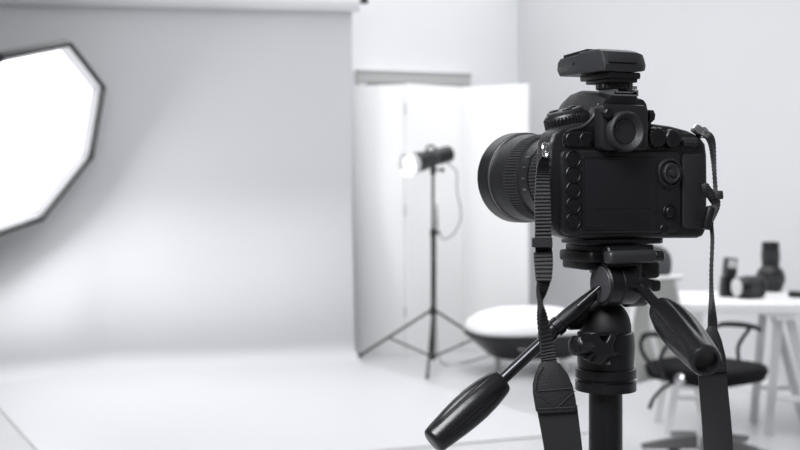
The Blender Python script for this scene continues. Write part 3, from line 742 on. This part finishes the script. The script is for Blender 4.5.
# find the depth at which the left side reaches column 559
for q in range(20, 90):
    if J(559.5, 66, q / 1000).x >= xL + .002: yF = q / 1000; break
prof = [(yB, zA + .0005), (yB - .001, zA + .006), (yB + .003, zB - .002), (yB + .008, zB), (yB + .034, zB), (yB + .036, zB - .0015), (yF - .004, zB - .0028), (yF, zB - .006), (yF + .001, zA + .006), (yF - .003, zA + .001)]
m = MB(); secs = []
W_ = xR - xL; xm = (xL + xR) / 2
for (fx, ins) in ((-.5, .0028), (-.49, .001), (-.46, 0), (.1, 0), (.24, .0006), (.34, .0018), (.42, .0038), (.47, .0062), (.5, .0095)):
    cy = (yB + yF) / 2; cz = (zA + zB) / 2
    secs.append([V((xm + fx * W_, cy + (y - cy) * (1 - ins / .045), cz + (z - cz) * (1 - ins / .012 * .55))) for y, z in prof])
m.rings(secs); m.build('housing', DGR, tr, 30)
m = MB(); m.prism([V((xL + .003, yB + .0006, zB - .0025)), V((xR - .015, yB + .0006, zB - .0025)), V((xR - .013, yB - .0012, zA + .0075)), V((xL + .003, yB - .0012, zA + .0075))], (0, -.0008, 0), .0003); m.build('back_plate', DGR, tr)
for k in range(9):
    y = yB + .026 + k * (yF - yB - .036) / 8
    MB().box((xL + W_ * .42, y, zB - .0004 - .00022 * k), (W_ * .8, .0034, .0040), None, .0006).build('grip_ridge', BLK, tr)
MB().box((xm, yB + .028, zB + .0005), (W_ * .7, .012, .0018), None, .0006).build('battery_latch', BLK, tr)
MB().box((xm - .001, .002, zA - .0022), (W_ * .68, .042, .005), None, .001).build('pedestal', BLK, tr)
MB().box((xm - .001, .000, zA - .0058), (W_ * .58, .036, .0035), None, .001).build('lower_step', BLK, tr)
MB().lathe((xL - .0003, .022, (zA + zB) / 2 + .0005), (-1, 0, 0), [(0, .0011), (.0006, .0010)], 14).build('socket', GLS, tr)
zk = J(615, 86.3, -.002).z
m = MB(); m.lathe((-.004, .0, zk - .0028), (0, 0, 1), [(0, .0135), (.0006, .0145), (.0052, .0145), (.0058, .0135)], 72, rf=tooth(.0008, 2, (1, 2))); m.build('lock_wheel', BLK, tr)
m = MB(); m.rod((0, 0, zk + .002), (0, 0, zA - .004), .0105); m.rod((0, 0, .0005), (0, 0, zk - .002), .0075); m.build('stem', BLK, tr)
m = MB(); m.box((0, 0, .0006), (.0165, .0165, .0012), None, .0002); m.box((0, 0, .0042), (.021, .021, .0028), None, .0005); m.build('shoe_foot', CHR, tr)

# ------------------------------------------------------------------ camera strap
sp = thing('camera_strap', 'black ribbed camera strap hanging in a loop from both camera lugs', 'strap', DF.wor((-.075, .01, .07)))
SFm = Frame(sp.location, 0)
def ribbon(ctrl, name, mt, parent=sp, sub=10, rib=0.0, th=.0012):
    # ctrl: (px, py, depth, width px, twist degrees); twist 0 faces the camera
    P = spline([W(c[0], c[1], c[2]) for c in ctrl], sub)
    Q = spline([V((c[3] * c[2] / F / 2, c[4], 0)) for c in ctrl], sub)
    rr = []
    for i, p in enumerate(P):
        t = (P[min(i + 1, len(P) - 1)] - P[max(i - 1, 0)]).normalized()
        side = t.cross(V((0, 1, 0)));
        side = side.normalized() if side.length > .05 else V((1, 0, 0))
        if side.x < 0: side = -side
        nrm = side.cross(t).normalized()
        a = R(Q[i].y); w = side * math.cos(a) + nrm * math.sin(a); n2 = nrm * math.cos(a) - side * math.sin(a)
        h = th + (rib if i % 2 else 0)
        w = w * Q[i].x; n2 = n2 * h
        rr.append([SFm.loc(p + w + n2), SFm.loc(p + w * .9 + n2 * 1.15), SFm.loc(p - w * .9 + n2 * 1.15), SFm.loc(p - w + n2), SFm.loc(p - w - n2), SFm.loc(p + w - n2)])
    return MB().rings(rr).build(name, mt, parent, 25)
ribbon([(545, 157, .905, 7, 0), (543.5, 164, .905, 11, 0), (542.5, 175, .905, 13, 0), (542.5, 200, .905, 15.5, 0), (543, 225, .905, 16, 0), (543.5, 250, .905, 16.5, 0), (544, 270, .905, 15.5, 0), (544, 283, .905, 11, 20)], 'webbing', WEB, sub=14, rib=.0010)
ribbon([(544.5, 278, .905, 13, 15), (541.5, 292, .905, 12, 45), (540.5, 303, .905, 11, 78), (542, 316, .905, 12, 50), (545.5, 338, .905, 13, 25), (548, 355, .905, 14.5, 5), (549.5, 366, .905, 16, 0)], 'webbing', WEB, sub=10, rib=.0010)
ribbon([(542, 238, .899, 20, 0), (542, 247, .899, 20, 0)], 'keeper', LEA, sub=1, th=.0030)
ribbon([(543, 252, .9035, 18.5, 0), (543.5, 266, .9035, 18, 0), (543.5, 281, .9035, 15, 0)], 'strap_tail', WEB, sub=8, rib=.0006, th=.0022)
def flat(pts, d, th, name, mt, bev=.001):
    m = MB(); m.prism([SFm.loc(W(px, py, d)) for px, py in pts], (0, th, 0), bev); return m.build(name, mt, sp)
flat([(540, 363.5), (545, 361.5), (555, 361.5), (560, 364), (568, 374), (573, 386), (576, 400), (577, 410), (574, 412), (539, 414), (536, 411), (533, 393), (533, 384), (536, 373)], .900, .0032, 'leather_tab', LEA)
def stitch(pts, d, name='stitching'):
    return MB().tube([SFm.loc(W(px, py, d)) for px, py in pts], .00035, 6, 1).build(name, THR, sp)
stitch([(537, 391), (574, 388)], .8993); stitch([(538, 394), (557, 408), (575, 391)], .8993); stitch([(538, 409), (575, 407)], .8993)
stitch([(543, 366), (537, 378), (535.5, 390)], .8993); stitch([(557, 366), (567, 378), (573, 392)], .8993)
ribbon([(557, 408, .9045, 40, 0), (562, 440, .905, 38, 0), (566, 470, .905, 37, 0), (578, 520, .90, 37, 10), (610, 575, .89, 37, 35), (650, 592, .89, 37, 60), (690, 570, .90, 37, 40), (714, 520, .925, 34, 20), (718.5, 470, .945, 29, 12), (717, 430, .955, 28.5, 8), (714, 395, .96, 28, 5), (711.5, 366, .96, 28, 0)], 'neck_pad', PAD, sub=8, th=.0018)
flat([(709, 326), (716.5, 326), (722, 340), (726, 356), (727.5, 369), (725, 372), (697, 373), (695, 370), (697, 352), (703, 336)], .955, .003, 'leather_tab', LEA)
stitch([(711, 329), (719, 345), (724, 366)], .9543); stitch([(708, 331), (700, 350), (698, 368)], .9543); stitch([(698, 369), (725, 368)], .9543)
ribbon([(705, 133.5, .968, 6, 0), (709, 136.5, .968, 8, 20), (712, 144, .968, 9, 45), (713.5, 158, .97, 8, 60), (714.5, 172, .97, 8, 70), (715.5, 188, .97, 8, 70), (716, 199, .968, 8, 70)], 'webbing', WEB, sub=8, rib=.0004)
ribbon([(705, 184, .972, 7, 60), (708, 191, .970, 9, 40), (713, 197, .968, 10, 30), (716, 204, .968, 10, 50), (714, 212, .968, 10, 60), (710, 220, .968, 10, 60), (706, 228, .968, 8, 60)], 'webbing', WEB, sub=6, rib=.0004, th=.0018)
m = MB(); m.box(SFm.loc(W(717.5, 195, .965)), (.0068, .011, .0068), Quaternion((0, 1, 0), R(-4)), .001); m.build('keeper', LEA, sp)
m = MB(); m.box(SFm.loc(W(708, 218, .962)), (.0066, .010, .019), Quaternion((0, 1, 0), R(14)), .0018); m.build('slide_buckle', BLK, sp)
ribbon([(711, 206, .968, 9, 65), (711.5, 225, .966, 8, 72), (712.5, 240, .965, 8, 74), (711.5, 268, .963, 8, 74), (711.5, 290, .962, 8, 70), (712, 308, .960, 9, 50), (712.5, 322, .958, 9, 20), (712.5, 330, .9575, 9, 0)], 'webbing', WEB, sub=10, rib=.0004)
